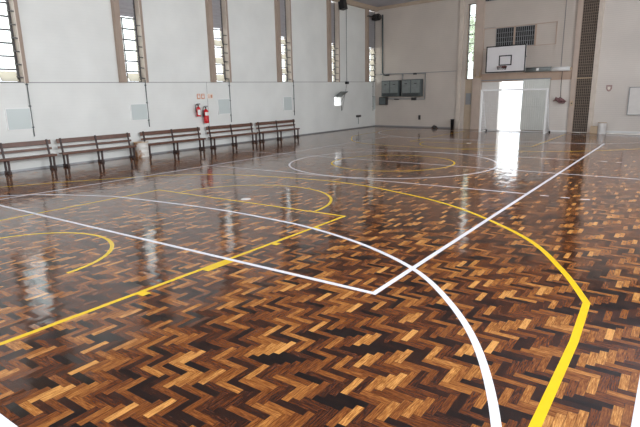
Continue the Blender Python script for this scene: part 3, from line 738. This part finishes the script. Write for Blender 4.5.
# ------------------------------------------------------------------ unseen sides of the hall: right wall and rear wall with big windows
mb = MB(); X = 9.2
RW = [(-15.5, -12.2), (-10.6, -7.3), (-5.7, -2.4), (-.8, 2.5), (4.1, 7.4)]
ZB, ZT = 2.3, 6.2
mb.box(X, -18.6, 0, X+.3, 13, ZB); mb.box(X, -18.6, ZT, X+.3, 13, CZ)
prev = -18.6
for a, b in RW: mb.box(X, prev, ZB, X+.3, a, ZT); prev = b
mb.box(X, prev, ZB, X+.3, 13, ZT)
st(mb.build('wall_right', 'wall'))
for k, (a, b) in enumerate(RW):
    W = structure('window_%d' % (k+10)); f = MB()
    for i in range(5): y = a+(b-a)*i/4; f.box(X+.12, y-.03, ZB, X+.18, y+.03, ZT)
    for i in range(5): z = ZB+(ZT-ZB)*i/4; f.box(X+.12, a, z-.02, X+.18, b, z+.02)
    f.build('window_frame', 'steel', W)
mb = MB(); Y = -18.6
mb.box(-9.2, Y-.3, 0, 9.5, Y, 2.3); mb.box(-9.2, Y-.3, 6.2, 9.5, Y, CZ); 
for a, b in ((-9.2, -7), (-3.5, -1.5), (2, 4), (7.5, 9.5)): mb.box(a, Y-.3, 2.3, b, Y, 6.2)
st(mb.build('wall_rear', 'wall'))
for k, (a, b) in enumerate(((-7, -3.5), (-1.5, 2), (4, 7.5))):
    W = structure('window_%d' % (k+15)); f = MB()
    for i in range(5): x = a+(b-a)*i/4; f.box(x-.03, Y-.18, 2.3, x+.03, Y-.12, 6.2)
    for i in range(4): z = 2.3+3.9*i/3; f.box(a, Y-.18, z-.02, b, Y-.12, z+.02)
    f.build('window_frame', 'steel', W)

# ------------------------------------------------------------------ outside
g = MB().box(-70, -60, -.25, 60, 80, -.06).build('ground', 'conc'); st(g)
def tree(x, y, h, rad, lab, seed):
    rnd = random.Random(seed); r = empty('leafy_tree', Matrix.Translation((x, y, -.05)))
    MB().tube([(0, 0, 0), (.05, .02, h*.35), (.1, -.05, h*.7)], [.22, .17, .1], 10).build('trunk', 'bark', r)
    f = MB()
    for k in range(900):
        d = Vector((rnd.gauss(0, 1), rnd.gauss(0, 1), rnd.gauss(0, 1))).normalized()*rad*rnd.uniform(.55, 1)
        c = Vector((d.x, d.y, h*.72+d.z*.75)); n = Vector((rnd.gauss(0, 1), rnd.gauss(0, 1), rnd.gauss(0, 1))).normalized(); u = n.orthogonal().normalized(); v = n.cross(u); q = rnd.uniform(.14, .28)
        f.add([c+u*q, c+v*q*.6, c-u*q, c-v*q*.6, c+n*.02], [(0, 1, 4), (1, 2, 4), (2, 3, 4), (3, 0, 4)])
    f.build('foliage', 'foliage', r, fix=False)
    return tag(r, lab, 'tree', 'trees outside the end wall')
tree(-5.6, 26, 8.0, 2.6, 'leafy tree outside, seen through the tall slit window', 1)
tree(1.9, 31, 6.0, 1.7, 'leafy tree outside, seen at the top right of the doorway', 2)

# neighbour building outside the left windows
r = empty('neighbour_house', Matrix.Translation((-24, -9, -.05))); MB().box(-3, -6, 0, 3, 3.6, 4.4).build('house_wall', 'cream', r)
MB().box(-3.1, -6.1, 3.9, 3.1, 3.7, 4.3).build('house_band', 'terra', r)
tag(r, 'cream house with a terracotta band outside the first window', 'house')

# ------------------------------------------------------------------ light
wd = bpy.data.worlds.new('sky'); bpy.context.scene.world = wd; wd.use_nodes = True
nt = wd.node_tree; bg = nt.nodes['Background']; bg.inputs['Color'].default_value = (.90, .95, 1.0, 1); bg.inputs['Strength'].default_value = 4.5
def window_fill(name, loc, size, rot, power, col=(.93, .96, 1)):  # area lamps added outside the unseen windows to boost the sky's light
    l = bpy.data.lights.new(name, 'AREA'); l.shape = 'RECTANGLE'; l.size, l.size_y = size; l.energy = power; l.color = col
    o = bpy.data.objects.new(name, l); C.objects.link(o); o.location = loc; o.rotation_euler = rot; return o
for k, (a, b) in enumerate(RW):
    window_fill('daylight', (X+.32, (a+b)/2, (ZB+ZT)/2), (ZT-ZB, b-a), (0, PI/2, 0), 480)
for a, b in ((-7, -3.5), (-1.5, 2), (4, 7.5)):
    window_fill('daylight', ((a+b)/2, Y-.32, 4.25), (b-a, 3.9), (PI/2, 0, 0), 260)

# ------------------------------------------------------------------ camera
cam = bpy.data.cameras.new('camera'); co = bpy.data.objects.new('camera', cam); C.objects.link(co); bpy.context.scene.camera = co
f_, pi_, ro_, ya_ = 506.0936, .229674, -.020337, .622639
cam.sensor_width = 36; cam.lens = f_/640*36; cam.clip_end = 300; cam.clip_start = .05
fw = Vector((-math.sin(ya_)*math.cos(pi_), math.cos(ya_)*math.cos(pi_), -math.sin(pi_)))
rr = Vector((math.cos(ya_), math.sin(ya_), 0)); up = rr.cross(fw)
r2 = rr*math.cos(ro_)+up*math.sin(ro_); u2 = -rr*math.sin(ro_)+up*math.cos(ro_)
co.matrix_world = Matrix(((r2.x, u2.x, -fw.x, 6.8331), (r2.y, u2.y, -fw.y, -13.1611), (r2.z, u2.z, -fw.z, 1.95568), (0, 0, 0, 1)))
sc = bpy.context.scene
sc.view_settings.view_transform = 'Standard'; sc.view_settings.look = 'None'; sc.view_settings.gamma = 1
sc.view_settings.exposure = -0.34; sc.view_settings.use_curve_mapping = False
sc.cycles.max_bounces = 10; sc.cycles.diffuse_bounces = 6; sc.cycles.glossy_bounces = 4; sc.cycles.transparent_max_bounces = 12
sc.cycles.sample_clamp_indirect = 8
